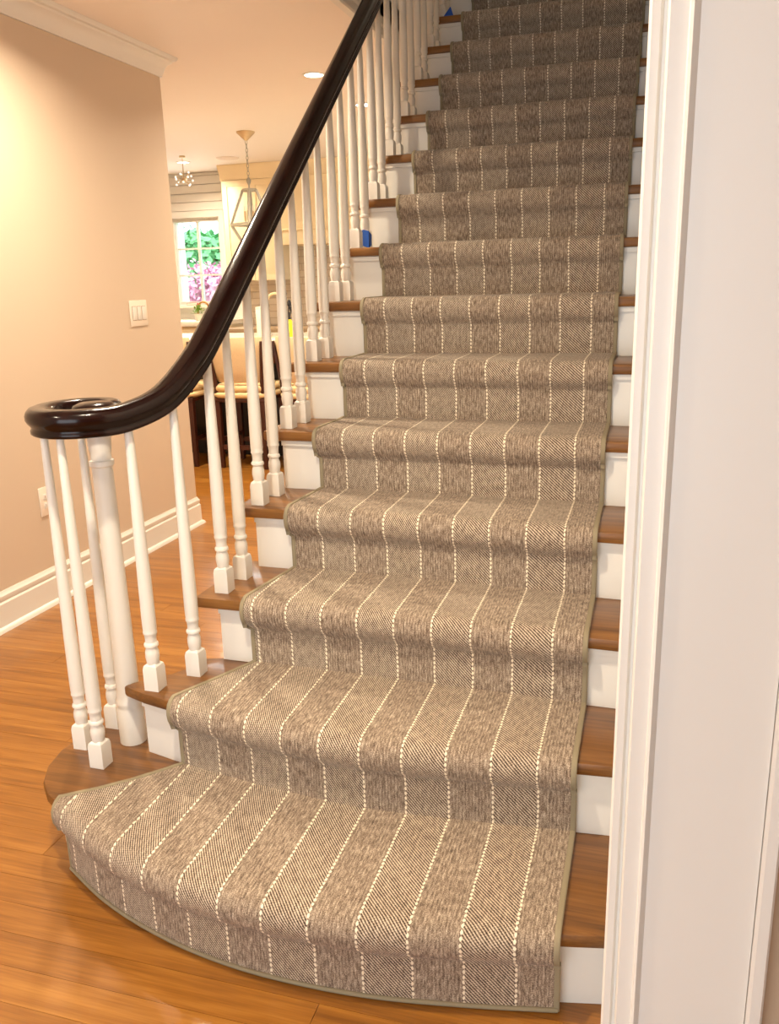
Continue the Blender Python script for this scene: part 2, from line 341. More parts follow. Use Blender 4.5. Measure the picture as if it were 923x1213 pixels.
# ------------------------------------------------------------------ staircase
stair = thing('staircase', 'oak stair treads with white risers climbing behind the striped runner', 'staircase', (-0.5, 0, 0))
def child(o, root):
    o.parent = root; o.matrix_parent_inverse = root.matrix_world.inverted(); return o
stair_off = Vector((0.5, 0, 0))
def sbuild(mb, name, mat, **kw):
    mb.v = [(v[0]+0.5, v[1], v[2]) for v in mb.v]; return mb.build(name, mat, stair, **kw)
XE = -1.055
sbuild(sb, 'stringer', M['white'])
def xs(a, b, n): return [a+(b-a)*k/(n-1) for k in range(n)]
# starting step: bowed front and rounded end around the newel
NC = (-1.205, 0.353)
def arc(cx, cy, r, a0, a1, n): return [(cx+r*math.cos(math.radians(a0+(a1-a0)*k/(n-1))), cy+r*math.sin(math.radians(a0+(a1-a0)*k/(n-1)))) for k in range(n)]
def start_outline(grow):
    front = [(x, yf(1, x)-grow) for x in xs(-1.19, XW-0.001, 22)]
    # rounded end: ellipse-like arc from the front around the left to the back
    e = [(-1.262, 0.092), (-1.305, 0.135), (-1.335, 0.19), (-1.350, 0.26), (-1.345, 0.335), (-1.318, 0.40), (-1.27, 0.447), (-1.20, 0.470), (-1.10, 0.475), (-1.02, 0.475)]
    cx, cy = -1.16, 0.28
    out = []
    for x, y in e:
        d = math.hypot(x-cx, y-cy); out.append((x+(x-cx)/d*grow, y+(y-cy)/d*grow))
    back = [(XW-0.001, 0.30), (-0.5, 0.30), (-1.0, 0.36)]
    poly = front+back+list(reversed(out)); return poly
sbuild(MB().prism(start_outline(-0.012), 0.0005, H-TH), 'riser', M['white'], smooth=30)
sbuild(MB().prism(start_outline(0.004), H-TH-0.016, H-TH), 'cove_moulding', M['white'], smooth=30)
sbuild(MB().prism(start_outline(0.022), H-TH, H), 'tread', M['tread'], bevel=0.009)
# other steps
for i in range(2, NST+1):
    z1 = i*H; xl = {2: -1.128}.get(i, -0.998); xe = {2: -1.185, 3: -1.062}.get(i, XE)
    X = xs(xl, XW-0.001, 14 if i < 3 else 4)
    sbuild(MB().prism([(x, yf(i, x)) for x in X]+[(x, yf(i, x)+0.018) for x in reversed(X)], (i-1)*H+0.0005, z1-TH), 'riser', M['white'], smooth=30)
    sbuild(MB().prism([(x, yf(i, x)-0.010) for x in X]+[(x, yf(i, x)-0.0005) for x in reversed(X)], z1-TH-0.016, z1-TH-0.0005), 'cove_moulding', M['white'], smooth=30)
    X = xs(xe, XW-0.001, 18 if i < 3 else 5)
    fr = [(x, yf(i, x)-NOSE) for x in X]
    if i < NST:
        b = lambda x: yf(i+1, x)+0.016
        if i == 2: bkp = [(XW-0.001, b(XW)), (-0.5, b(-0.5)), (-0.99, b(-0.99)), (-1.055, 0.515), (-1.062, 0.46), (-1.10, 0.40), (-1.16, 0.345)]
        else: bkp = [(XW-0.001, b(XW)), (-0.99, b(-0.99)), (-0.992, b(-0.992)-0.005+0.04), (xe, b(-0.99)+0.035)]
    else: bkp = [(XW-0.001, 5.19), (xe, 5.19)]
    sbuild(MB().prism(fr+bkp, z1-TH, z1), 'tread', M['tread'], bevel=0.008)
    if i == 2:      # stringer under the flared second tread
        sbuild(MB().prism([(-1.128, yf(2, -1.128)+0.0185), (-1.0, yf(2, -1.0)+0.0185), (-1.0, 0.48), (-1.03, 0.48)], H+0.0005, 2*H-TH), 'stringer', M['white'])
# ------------------------------------------------------------------ runner
XLr = {1: -1.208, 2: -1.002, 3: -0.899, 4: -0.877, 5: -0.868}
XLn = {1: -1.222, 2: -1.012, 3: -0.912, 4: -0.884, 5: -0.877}
XLD = -0.8635
CT = 0.012
rows = []       # (f(x)->(y,z), xl)
def addrow(fn, xl): rows.append((fn, xl))
for i in range(1, NST+1):
    zb = (i-1)*H+(0.002 if i == 1 else CT); zt = i*H; xr_, xn = XLr.get(i, XLD), XLn.get(i, XLD)
    for s in (0.0, 0.08, 0.3, 0.55, 0.8, 1.0):
        z = zb+(zt-0.085-zb)*s
        addrow((lambda x, i=i, z=z: (yf(i, x)-CT, z)), xr_)
    for dy, dz in ((-0.0150, -0.078), (-0.0240, -0.070), (-0.0350, -0.058), (-0.0420, -0.044), (-0.0445, -0.029), (-0.0430, -0.014), (-0.0370, -0.002), (-0.0270, 0.006), (-0.0125, 0.0108)):
        addrow((lambda x, i=i, dy=dy, dz=dz, zt=zt: (yf(i, x)+dy, zt+dz)), xn)
    if i < NST:
        xb = XLr.get(i+1, XLD)
        for s in (0.12, 0.35, 0.6, 0.85, 1.0):
            addrow((lambda x, i=i, s=s, zt=zt: ((1-s)*(yf(i, x)-0.0125)+s*(yf(i+1, x)-CT), zt+CT-0.0005)), xn+(xb-xn)*s)
    else: addrow((lambda x, i=i, zt=zt: (yf(i, x)+1.2, zt+CT-0.0005)), xn)
NC_ = 26
grid = []; uvs = []
for fn, xl in rows:
    g = []
    for k in range(NC_+1):
        x = XR+(xl-XR)*k/NC_; y, z = fn(x); g.append(Vector((x, y, z)))
    grid.append(g)
vv = [[0.0]*(NC_+1)]
for r_ in range(1, len(grid)):
    vv.append([vv[-1][k]+math.hypot(grid[r_][k].y-grid[r_-1][k].y, grid[r_][k].z-grid[r_-1][k].z) for k in range(NC_+1)])
runner = thing('stair_runner', 'taupe wool stair runner with cream dashed pinstripes down the steps', 'carpet', (-0.5, 0, 0))
me = bpy.data.meshes.new('carpet_body'); W1 = NC_+1
me.from_pydata([(p.x+0.5, p.y, p.z) for g in grid for p in g], [], [(r_*W1+k, (r_+1)*W1+k, (r_+1)*W1+k+1, r_*W1+k+1) for r_ in range(len(grid)-1) for k in range(NC_)])
ul = me.uv_layers.new(name='UVMap')
for lp in me.loops:
    r_, k = divmod(lp.vertex_index, W1); ul.data[lp.index].uv = (grid[r_][k].x, vv[r_][k])
for p in me.polygons: p.use_smooth = True
me.set_sharp_from_angle(angle=math.radians(60)); me.materials.append(M['carpet'])
ob = bpy.data.objects.new('carpet_body', me); link(ob); ob.parent = runner
def edge_strip(line, nrm_side, name):
    rings = []
    m = len(line)
    for j, p in enumerate(line):
        t = (line[min(m-1, j+1)]-line[max(0, j-1)]).normalized()
        side = Vector((nrm_side, 0, 0)); side = (side-t*side.dot(t)).normalized(); nn = side.cross(t).normalized()
        if nn.z - nn.y*0.9 < 0: nn = -nn
        rings.append([p+side*a+nn*b+Vector((0.5, 0, 0)) for a, b in [(-0.009, 0.0005), (-0.008, 0.0022), (0.001, 0.0026), (0.0035, 0.0), (0.003, -0.008), (-0.009, -0.006)]])
    return MB().loft(rings).build(name, M['binding'], runner, smooth=50)
edge_strip([g[0] for g in grid], 1, 'binding')
edge_strip([g[-1] for g in grid], -1, 'binding')
hem = [Vector((p.x+0.5, p.y-0.0015, 0.0055)) for p in grid[0]]
MB().tube(hem, 0.005, 8).build('hem', M['binding'], runner, smooth=50)
# ------------------------------------------------------------------ railing
rail = thing('stair_railing', 'white turned balusters carrying a dark mahogany handrail with a scrolled end', 'railing', (NC[0], NC[1], 0))
RO = Vector((NC[0], NC[1], 0))
XB = -0.990
def zline(y): return 0.788+0.78*y
keyp = [(-1.186, 0.376, 1.058), (-1.191, 0.406, 1.058), (-1.216, 0.432, 1.058), (-1.258, 0.438, 1.058), (-1.306, 0.4115, 1.058), (-1.331, 0.353, 1.058), (-1.318, 0.287, 1.058), (-1.278, 0.240, 1.058), (-1.215, 0.216, 1.059),
        (-1.148, 0.243, 1.059), (-1.090, 0.309, 1.064), (-1.034, 0.405, 1.099), (-1.004, 0.51, 1.174), (-0.993, 0.62, 1.266), (XB, 0.74, zline(0.74)), (XB, 0.88, zline(0.88))]
yk = 1.05
while yk < 3.75: keyp.append((XB, yk, zline(yk))); yk += 0.2
def catmull(P, per):
    out = []
    for k in range(len(P)-1):
        p0, p1, p2, p3 = [Vector(P[max(0, min(len(P)-1, k+d))]) for d in (-1, 0, 1, 2)]
        for j in range(per):
            t = j/per; out.append(0.5*((2*p1)+(p2-p0)*t+(2*p0-5*p1+4*p2-p3)*t*t+(3*p1-p0-3*p2+p3)*t**3))
    out.append(Vector(P[-1])); return out
path = catmull(keyp, 6)
def rprof(k=1.0): return [(a*k, b) for a, b in [(-0.020, 0.0), (0.020, 0.0), (0.0235, 0.003), (0.0235, 0.010), (0.0205, 0.014), (0.0215, 0.020), (0.0285, 0.028), (0.0325, 0.036), (0.0325, 0.046), (0.029, 0.055), (0.022, 0.0625), (0.010, 0.066), (-0.010, 0.066), (-0.022, 0.0625), (-0.029, 0.055), (-0.0325, 0.046), (-0.0325, 0.036), (-0.0285, 0.028), (-0.0215, 0.020), (-0.0205, 0.014), (-0.0235, 0.010), (-0.0235, 0.003)]]
rings = []
for j, p in enumerate(path):
    t = (path[min(len(path)-1, j+1)]-path[max(0, j-1)]).normalized(); th = Vector((t.x, t.y, 0)).normalized()
    lat = Vector((th.y, -th.x, 0)); un = lat.cross(t).normalized()
    kk = 0.6+0.40*min(1, j/20)
    rings.append([p+lat*a+un*b-RO for a, b in rprof(kk)])
hr = MB().loft(rings).build('handrail', M['mahogany'], rail, smooth=50)
MB().lathe([(0.040, 1.055), (0.048, 1.057), (0.050, 1.066), (0.048, 1.074), (0.054, 1.086), (0.059, 1.095), (0.059, 1.108), (0.053, 1.118), (0.038, 1.1245), (0.012, 1.126)], 32).build('volute_eye', M['mahogany'], hr, smooth=50)
# newel
MB().lathe([(0.036, 0.1905), (0.036, 0.285), (0.033, 0.292), (0.0325, 0.300), (0.0345, 0.306), (0.0345, 0.314), (0.031, 0.322), (0.0305, 0.34), (0.0275, 0.66), (0.0258, 0.955), (0.0262, 0.962), (0.0305, 0.966), (0.0310, 0.972), (0.0300, 0.978), (0.0258, 0.981), (0.0255, 0.990), (0.0258, 1.000), (0.0285, 1.012), (0.0300, 1.062)], 24).build('newel_post', M['white'], rail, smooth=35)
# balusters
def base_mesh():
    mb = MB(); hb = 0.0205
    mb.sqlathe([(hb, 0), (hb, 0.058), (0.0185, 0.068), (0.012, 0.074)])
    return mb
def baluster(x, y, z0, ztop):
    L = ztop-z0; mb = base_mesh()
    pr = [(0.0150, 0.066), (0.0165, 0.078), (0.0185, 0.092), (0.0180, 0.104), (0.0150, 0.114), (0.0148, 0.118), (0.0185, 0.121), (0.0190, 0.125), (0.0180, 0.129), (0.0150, 0.132), (0.0148, 0.142), (0.0158, 0.152), (0.0180, 0.156), (0.0182, 0.160), (0.0172, 0.163), (0.0180, 0.172), (0.0182, 0.20), (0.0175, 0.30)]
    r_top = 0.0182-0.0095*min(1, (L-0.2)/0.62)
    pr = pr+[(0.0175+(r_top-0.0175)*(z-0.30)/(L-0.30), z) for z in (0.30+(L-0.30)*0.5, L)]
    mb.lathe(pr, 16)
    o = mb.build('baluster', M['white'], rail, smooth=35); o.location = Vector((x, y, z0+0.0005))-RO; return o
def zrail(x, y):
    b = min(path[24:], key=lambda p: (p.x-x)**2+(p.y-y)**2); return b.z
for x, y, i in [(-1.318, 0.290, 1), (-1.216, 0.220, 1), (-1.300, 0.410, 1), (-1.090, 0.313, 2), (-1.027, 0.418, 2)]:
    baluster(x, y, i*H, zrail(x, y)+0.028)
for i in range(3, NST+1):
    for off in (0.068, 0.184):
        y = (i-1)*RUN+off
        if y < 3.68: baluster(XB if i > 3 else XB-0.008, y, i*H, zrail(XB, y)+0.034)
# ------------------------------------------------------------------ painter's tape
def tape(label, loc, faces):
    mb = MB()
    for q in faces: mb.add(q, [tuple(range(len(q)))])
    o = mb.build('painters_tape', M['tape'], fix=False); o.location = loc; sm = o.modifiers.new('thickness', 'SOLIDIFY'); sm.thickness = 0.0012
    return tag(o, label, 'tape', 'scraps of blue painter tape on the balusters')
e_ = 0.0218
tape('blue painter tape scrap on a baluster foot, lowest of the three scraps', (XB, 7*RUN+0.184, 8*H), [[(-0.018, -e_, 0.018), (e_, -e_, 0.004), (e_, -e_, 0.068), (-0.002, -e_, 0.074), (-0.018, -e_, 0.056)], [(e_, -e_, 0.004), (e_, 0.010, 0.016), (e_, 0.014, 0.056), (e_, -e_, 0.068)]])
tape('blue painter tape scrap behind a baluster foot, middle of the three', (XB, 8*RUN+0.068, 9*H), [[(-0.030, 0.0, 0.040), (-0.0215, 0.0, 0.020), (-0.0215, 0.0, 0.078), (-0.034, 0.0, 0.086)]])
o = MB().add([(-0.03, 0, 0), (0.03, 0, 0), (0.012, 0.006, 0.05), (-0.03, 0.016, 0), (0.03, 0.016, 0), (0.008, 0.010, 0.05)], [(0, 1, 2), (3, 5, 4), (0, 2, 5, 3), (1, 4, 5, 2), (0, 3, 4, 1)]).build('painters_tape', M['tape'])
o.location = (-0.945, 13*RUN+0.02, 14*H+0.001); tag(o, 'blue painter tape scrap standing on the highest visible tread', 'tape', 'scraps of blue painter tape on the balusters')
# ------------------------------------------------------------------ wall plates
def plate(name, label, cat, y, z, wy, hz, kind):
    t = thing(name, label, cat, (XWALL, y, z))
    MB().box(0.0005, 0.006, -wy/2, wy/2, -hz/2, hz/2).build('cover_plate', M['plastic'], t, bevel=0.0025)
    if kind == 'switch':
        for k in (-1, 0, 1):
            p = MB().box(0.006, 0.0095, k*0.044-0.016, k*0.044+0.016, -0.034, 0.034).build('rocker', M['white'], t, bevel=0.0015)
            MB().box(0.0055, 0.0068, k*0.044-0.018, k*0.044+0.018, -0.036, 0.036).build('rocker_frame', M['slot'], t)
    else:
        for k in (-1, 1):
            f = MB().box(0.006, 0.0078, -0.017, 0.017, k*0.020-0.014, k*0.020+0.014).build('socket_face', M['white'], t, bevel=0.003)
            for s in (-1, 1): MB().box(0.0074, 0.0082, s*0.006-0.0012, s*0.006+0.0012, k*0.020-0.004, k*0.020+0.006).build('slot', M['slot'], f)
    return t
plate('light_switch', 'white triple rocker switch plate on the peach wall', 'switch', 2.562, 1.270, 0.158, 0.132, 'switch')
plate('wall_outlet', 'white double outlet low on the wall behind the balusters', 'outlet', 1.665, 0.478, 0.082, 0.132, 'outlet')
# ------------------------------------------------------------------ ceiling fixtures
WARM = (1.0, 0.85, 0.64)
def downlight(x, y, label, power, z=ZC, r=0.055):
    t = thing('recessed_light', label, 'ceiling light', (x, y, z), 0, 'recessed ceiling lights')
    MB().lathe([(r, -0.0005), (r+0.016, -0.0005), (r+0.015, -0.005), (r+0.002, -0.007), (r, -0.004)], 32, cap=False).build('trim_ring', M['trim'], t, smooth=40)
    MB().lathe([(r, -0.004), (r*0.5, -0.0035), (0.002, -0.003)], 32, cap=False).build('lens', M['lens'], t, smooth=40)
    l = bpy.data.lights.new('downlight_lamp', 'AREA'); l.shape = 'DISK'; l.size = 2*r; l.energy = power; l.color = WARM; l.spread = math.radians(150)
    o = bpy.data.objects.new('downlight_lamp', l); link(o); o.parent = t; o.location = (0, 0, -0.012)
    return t
downlight(-1.871, 3.70, 'recessed ceiling light just left of the handrail', 24)
downlight(-1.877, 4.65, 'recessed ceiling light seen between the white balusters', 24)
downlight(-4.387, 6.57, 'recessed ceiling light above the kitchen window', 24)
downlight(-1.87, 1.45, 'recessed foyer light overhead near the peach wall', 36)
downlight(-0.72, -0.42, 'recessed foyer light overhead above the foot of the stairs', 36)
downlight(-1.87, -1.3, 'added fill light, unseen, overhead near the front doorway', 18)  # added fixture behind the camera, fills the foyer with warm light
downlight(-3.3, 4.0, 'added kitchen fill light, out of view, over the bar stools', 42)  # extra lamp out of view, added to brighten the floor under the stools
downlight(-4.5, 5.0, 'added kitchen fill light, out of view, over the far end of the island', 30)  # extra lamp kept behind the left wall, added to fill the kitchen
downlight(-0.45, 4.3, 'added fill light, unseen, over the upper landing', 10, 5.199)  # added lamp above the frame, lights the otherwise closed stairwell
def disc(name, label, cat, x, y, r, mat):
    o = MB().lathe([(r, -0.0005), (r, -0.004), (r*0.9, -0.008), (0.003, -0.008)], 32).build(name, mat, smooth=40); o.location = (x, y, ZC); return tag(o, label, cat)
disc('ceiling_speaker', 'round ceiling speaker cover behind the pendant chain', 'speaker', -3.872, 6.51, 0.11, plain('speaker_grille', srgb(228, 212, 196), 0.7))
# pendant lantern
def pendant():
    x, y = -3.084, 5.28
    t = thing('pendant_lantern', 'grey faceted lantern pendant hanging on a chain', 'pendant light', (x, y, ZC))
    MB().lathe([(0.075, -0.0005), (0.072, -0.010), (0.02, -0.058), (0.012, -0.066)], 24).build('canopy', M['brassp'], t, smooth=40)
    z = -0.066; k = 0
    while z > -0.34:
        a = 0 if k % 2 == 0 else PI/2
        pts = [Vector((0.009*math.cos(q)*math.cos(a), 0.009*math.cos(q)*math.sin(a), z-0.014+0.018*math.sin(q))) for q in [2*PI*j/10 for j in range(10)]]
        MB().tube(pts, 0.0025, 5, closed=True).build('chain_link', M['nickel'], t, smooth=60); z -= 0.029; k += 1
    zt, ze, zb = -0.44, -0.705, -0.93; rt_, re = 0.055, 0.165
    MB().lathe([(0.004, -0.34), (0.018, -0.36), (0.018, -0.378), (0.006, -0.40), (0.006, zt)], 12).build('top_loop', M['nickel'], t, smooth=40)
    cor = lambda r, z, n=4, ph=0.35: [Vector((r*math.cos(2*PI*j/n+ph), r*math.sin(2*PI*j/n+ph), z)) for j in range(n)]
    A, B = cor(rt_, zt), cor(re, ze); D = Vector((0, 0, zb)); E2 = cor(0.03, zb)
    def bar(p, q, nm='frame_bar'): MB().tube([p, q], 0.0125, 4).build(nm, M['nickel'], t)
    for j in range(4):
        bar(A[j], A[(j+1) % 4]); bar(A[j], B[j]); bar(B[j], B[(j+1) % 4]); bar(B[j], E2[j]); bar(E2[j], E2[(j+1) % 4])
    MB().tube([(0, 0, zt), (0, 0, ze+0.02)], 0.006, 8).build('stem', M['nickel'], t)
    for j in range(4):
        a = 2*PI*j/4; px, py = 0.05*math.cos(a), 0.05*math.sin(a)
        MB().tube([(0, 0, ze+0.02), (px, py, ze+0.015), (px, py, ze+0.03)], 0.005, 6).build('candle_arm', M['nickel'], t)
        c = MB().lathe([(0.010, 0), (0.010, 0.075)], 10, (px, py, ze+0.03)).build('candle', M['brassp'], t, smooth=40)
        MB().lathe([(0.004, 0.075), (0.009, 0.09), (0.006, 0.115), (0.001, 0.125)], 8, (px, py, ze+0.03)).build('bulb', M['ceramic'], c, smooth=60)
pendant()
def starburst():
    x, y, z = -4.187, 6.2, 2.375
    t = thing('starburst_light', 'small starburst chandelier in front of the shiplap', 'chandelier', (x, y, z))
    MB().lathe([(0.004, 0.0), (0.004, ZC-z-0.02), (0.028, ZC-z-0.018), (0.028, ZC-z-0.0005)], 12).build('stem', M['brassp'], t, smooth=40)
    MB().lathe([(0.002, -0.022), (0.018, -0.012), (0.022, 0), (0.018, 0.012), (0.002, 0.022)], 12).build('hub', M['brassp'], t, smooth=60)
    rr = random.Random(3)
    for j in range(14):
        a = j*2.399; zz = 0.8-1.5*(j+0.5)/14; q = math.sqrt(max(0, 1-zz*zz)); d = Vector((q*math.cos(a), q*math.sin(a), zz))
        L = 0.075
        r_ = MB().tube([d*0.015, d*L], 0.003, 6).build('rod', M['brassp'], t)
        c = d*(L+0.008); MB().lathe([(0.002, -0.010), (0.008, -0.006), (0.010, 0), (0.008, 0.006), (0.002, 0.010)], 8, c).build('bulb', M['bulb'], r_, smooth=60)
starburst()
# ------------------------------------------------------------------ kitchen window
win = struct(empty('window_1', (WX0, YK, WZ0)))
WW, WH = WX1-WX0, WZ1-WZ0
def wbox(nm, x0, x1, y0, y1, z0, z1, m=M['trim'], par=win): return MB().box(x0, x1, y0, y1, z0, z1).build(nm, m, par)
fm = 0.035
wbox('window_frame', 0, fm, 0.03, 0.12, 0, WH); wbox('window_frame', WW-fm, WW, 0.03, 0.12, 0, WH)
wbox('window_frame', fm, WW-fm, 0.03, 0.12, 0, fm); wbox('window_frame', fm, WW-fm, 0.03, 0.12, WH-fm, WH)
cw = (WW-2*fm)/2; ch = (WH-2*fm)/3
wbox('muntin', fm+cw-0.010, fm+cw+0.010, 0.05, 0.10, fm, WH-fm)
for k in (1, 2): wbox('muntin', fm, WW-fm, 0.055, 0.095, fm+k*ch-0.009, fm+k*ch+0.009)
for a in range(2):
    for b in range(3): wbox('pane', fm+a*cw+0.011, fm+(a+1)*cw-0.011, 0.072, 0.077, fm+b*ch+0.010, fm+(b+1)*ch-0.010, M['glass'])
wbox('casing', -0.07, -0.001, -0.02, -0.001, -0.02, WH+0.07); wbox('casing', WW+0.001, WW+0.06, -0.02, -0.001, -0.02, WH+0.07); wbox('casing', -0.001, WW+0.001, -0.02, -0.001, WH, WH+0.07)
wbox('window_sill', -0.1, WW+0.05, -0.11, 0.03, -0.030, -0.001, M['quartz'])
# shiplap boards above the window
shp = bpy.data.objects['wall_kitchen_back']; zz = WZ1+0.075
while zz < ZC-0.02:
    z1 = min(zz+0.088, ZC-0.002); MB().box(-5.9, -4.20, YK-0.018, YK-0.001, zz, z1-0.006).build('shiplap_board', M['trim'], shp); zz += 0.088
# things on the sill
def book(label, x, y, z, w_, d, h, mat, cat='book'):
    t = thing('book', label, cat, (x, y, z)); MB().box(-w_/2, w_/2, -d/2, d/2, 0.0005, h).build('cover', mat, t, bevel=0.002); MB().box(-w_/2+0.004, w_/2-0.004, -d/2-0.001, d/2-0.004, 0.004, h-0.004).build('pages', M['ceramic'], t)
book('red book lying on the kitchen window sill', WX0+0.24, YK-0.045, WZ0, 0.13, 0.09, 0.022, M['red'])
book('slate blue book lying on the window sill by the red one', WX0+0.42, YK-0.045, WZ0, 0.14, 0.09, 0.016, M['blue'])
# ------------------------------------------------------------------ kitchen cabinets
def cab(name, label, x0, x1, y0, y1, z0, z1, doors, mat, cat='cabinet', handle=True, drawer=0.0):
    t = thing(name, label, cat, ((x0+x1)/2, y0, z0)); X0 = x0-(x0+x1)/2; X1 = -X0; hh = z1-z0
    MB().box(X0, X1, 0.022, y1-y0, 0, hh).build('body', mat, t)
    wd = (X1-X0)/doors
    for k in range(doors):
        a, b = X0+k*wd+0.003, X0+(k+1)*wd-0.003
        zt = hh-0.003-(drawer+0.004 if drawer else 0)
        d = MB().box(a, b, 0.002, 0.021, 0.003, zt).build('door', mat, t, bevel=0.002)
        s = 0.055
        fmb = MB(); fmb.box(a, b, -0.005, 0.0015, 0.003, 0.003+s); fmb.box(a, b, -0.005, 0.0015, zt-s, zt); fmb.box(a, a+s, -0.005, 0.0015, 0.003+s, zt-s); fmb.box(b-s, b, -0.005, 0.0015, 0.003+s, zt-s)
        fmb.build('rail_frame', mat, d)
        if handle: MB().tube([(b-0.03, -0.005, 0.06), (b-0.03, -0.03, 0.06), (b-0.03, -0.03, 0.18), (b-0.03, -0.005, 0.18)], 0.005, 6).build('handle', M['brass'], d, smooth=50)
        if drawer:
            dr = MB().box(a, b, 0.0, 0.021, hh-drawer, hh-0.003).build('drawer', mat, t, bevel=0.002)
            MB().tube([((a+b)/2-0.06, 0, hh-drawer/2), ((a+b)/2-0.06, -0.028, hh-drawer/2), ((a+b)/2+0.06, -0.028, hh-drawer/2), ((a+b)/2+0.06, 0, hh-drawer/2)], 0.005, 6).build('handle', M['brass'], dr, smooth=50)
    return t
YB = 6.98
uc = cab('upper_cabinet', 'cream upper cabinet right of the kitchen window', -4.20, -3.56, YB, YK-0.001, 1.447, 2.44, 2, M['cream'], handle=False)
# crown of cabinet and hood
o = MB().loft([[Vector((x, YB+dy, z)) for dy, z in [(0.03, 2.441), (-0.004, 2.441), (-0.012, 2.46), (-0.018, 2.50), (-0.05, 2.55), (-0.06, 2.583), (0.03, 2.583)]] for x in (-4.21, -2.3)]).build('trim_4', M['cream'], smooth=30); struct(o)
hood = thing('range_hood', 'cream panelled range hood above the tiled backsplash', 'range hood', (-2.95, YB-0.06, 1.787))
MB().box(-0.605, 0.605, 0.02, YK-YB+0.055, 0.145, 0.652).build('body', M['cream'], hood)
MB().box(-0.606, 0.606, 0.0, YK-YB+0.055, 0.0, 0.142).build('apron', M['cream'], hood, bevel=0.003)
MB().box(-0.608, 0.608, -0.012, 0.03, 0.136, 0.156).build('band', M['cream'], hood, bevel=0.003)
struct(box('wall_backsplash', (-4.2, -1.1, YK-0.016, YK-0.001, 0.97, 1.80), M['tile']))
# counters
cab('base_cabinet', 'cream base cabinet under the kitchen window', -5.9, -4.23, 6.74, YK-0.02, 0.1, 0.995, 3, M['cream'], drawer=0.15)
tag(box('window_counter', (-5.98, -4.21, 6.70, YK-0.001, 0.996, 1.05), M['quartz'], bevel=0.004), 'white counter running below the kitchen window', 'countertop')
cab('base_cabinet', 'cream base cabinet below the range hood', -4.18, -1.6, 6.74, YK-0.02, 0.1, 0.915, 5, M['cream'], drawer=0.15)
tag(box('range_counter', (-4.20, -1.58, 6.70, YK-0.018, 0.916, 0.968), M['stone_edge'], bevel=0.004), 'taupe stone counter below the tiled backsplash', 'countertop')
isl = thing('kitchen_island', 'black panelled kitchen island base behind the bar stools', 'kitchen island', (-3.0, 5.0, 0))
MB().box(-1.25, 1.25, 0.0, 0.95, 0.08, 0.912).build('body', M['navy'], isl)
MB().box(-1.20, 1.20, 0.05, 0.90, 0.0005, 0.079).build('toe_kick', M['blacki'], isl)
for k in range(5): MB().box(-1.22+k*0.49, -1.22+k*0.49+0.46, -0.016, -0.0005, 0.14, 0.88).build('panel', M['navy'], isl, bevel=0.006)
tag(box('island_countertop', (-4.33, -1.70, 4.74, 6.0, 0.913, 0.968), M['quartz'], bevel=0.005), 'thick white countertop of the kitchen island', 'countertop')
MB().box(-1.25, 1.25, -0.22, -0.02, 0.80, 0.911).build('apron', M['darkwood'], isl)
# ------------------------------------------------------------------ bar stools
def rounded(w_, d, h, z0, n=10, puff=0.02):
    rings = []
    for s in range(6):
        z = z0+h*s/5; f = 1-0.06*abs(2*s/5-1)**3
        ring = []
        for k in range(4*n):
            a = 2*PI*k/(4*n); c, q = math.cos(a), math.sin(a); e = 0.35
            ring.append(Vector((w_/2*f*math.copysign(abs(c)**e, c), d/2*f*math.copysign(abs(q)**e, q), z)))
        rings.append(ring)
    return rings
def stool(x, y, rz, label):
    t = thing('bar_stool', label, 'bar stool', (x, y, 0), rz, 'bar stools at the kitchen island')
    # camera side is the back of the stool (local -y)
    for sx in (-1, 1):
        MB().sqlathe([(0.016, 0.0005), (0.020, 0.55)], (sx*0.19, -0.17, 0)).build('leg', M['darkwood'], t)
        MB().sqlathe([(0.016, 0.0005), (0.020, 0.55)], (sx*0.19, 0.19, 0)).build('leg', M['darkwood'], t)
        bp = MB(); bp.tube([(sx*0.19, -0.17, 0.54), (sx*0.200, -0.178, 0.70), (sx*0.232, -0.215, 0.99)], 0.016, 6); bp.build('back_post', M['darkwood'], t)
    for a, b in (((-0.17, -0.17), (0.17, -0.17)), ((-0.17, 0.19), (0.17, 0.19))): MB().box(a[0], b[0], a[1]-0.010, a[1]+0.010, 0.15, 0.185).build('footrest', M['darkwood'], t)
    for sx in (-1, 1): MB().box(sx*0.19-0.010, sx*0.19+0.010, -0.15, 0.17, 0.21, 0.24).build('stretcher', M['darkwood'], t)
    MB().box(-0.215, 0.215, -0.195, 0.215, 0.525, 0.556).build('seat_frame', M['darkwood'], t, bevel=0.006)
    st = MB().loft([[p+Vector((0, 0.01, 0)) for p in r] for r in rounded(0.47, 0.44, 0.045, 0.557)]).build('seat', M['leather'], t, smooth=60)
    MB().loft([[p+Vector((0, 0.01, 0)) for p in r] for r in rounded(0.46, 0.43, 0.050, 0.606)]).build('cushion', M['leather'], st, smooth=60)
    # padded back, curved, wider at the top
    rings = []
    for s in range(9):
        f = s/8; z = 0.675+0.345*f; hw = 0.205+0.035*f-0.022*(abs(2*f-1)**4); yc = -0.178-0.042*f; thk = 0.034*(1-0.5*abs(2*f-1)**4)
        up_, dn = [], []
        for k in range(13):
            u_ = -1+2*k/12; xx = hw*u_; yb = yc+0.035*(u_*u_)
            th_ = thk*(1-0.6*abs(u_)**6); up_.append(Vector((xx, yb-th_, z))); dn.append(Vector((xx, yb+th_, z)))
        rings.append(up_+dn[::-1])
    MB().loft(rings).build('backrest', M['linen'], t, smooth=60)
stool(-2.915, 4.69, 0.0, 'cream upholstered bar stool, full back seen between the balusters')
stool(-3.53, 4.69, 0.0, 'cream bar stool half hidden by the peach wall and handrail')
stool(-2.33, 4.66, -0.35, 'cream bar stool turned aside, nearest the stair treads')
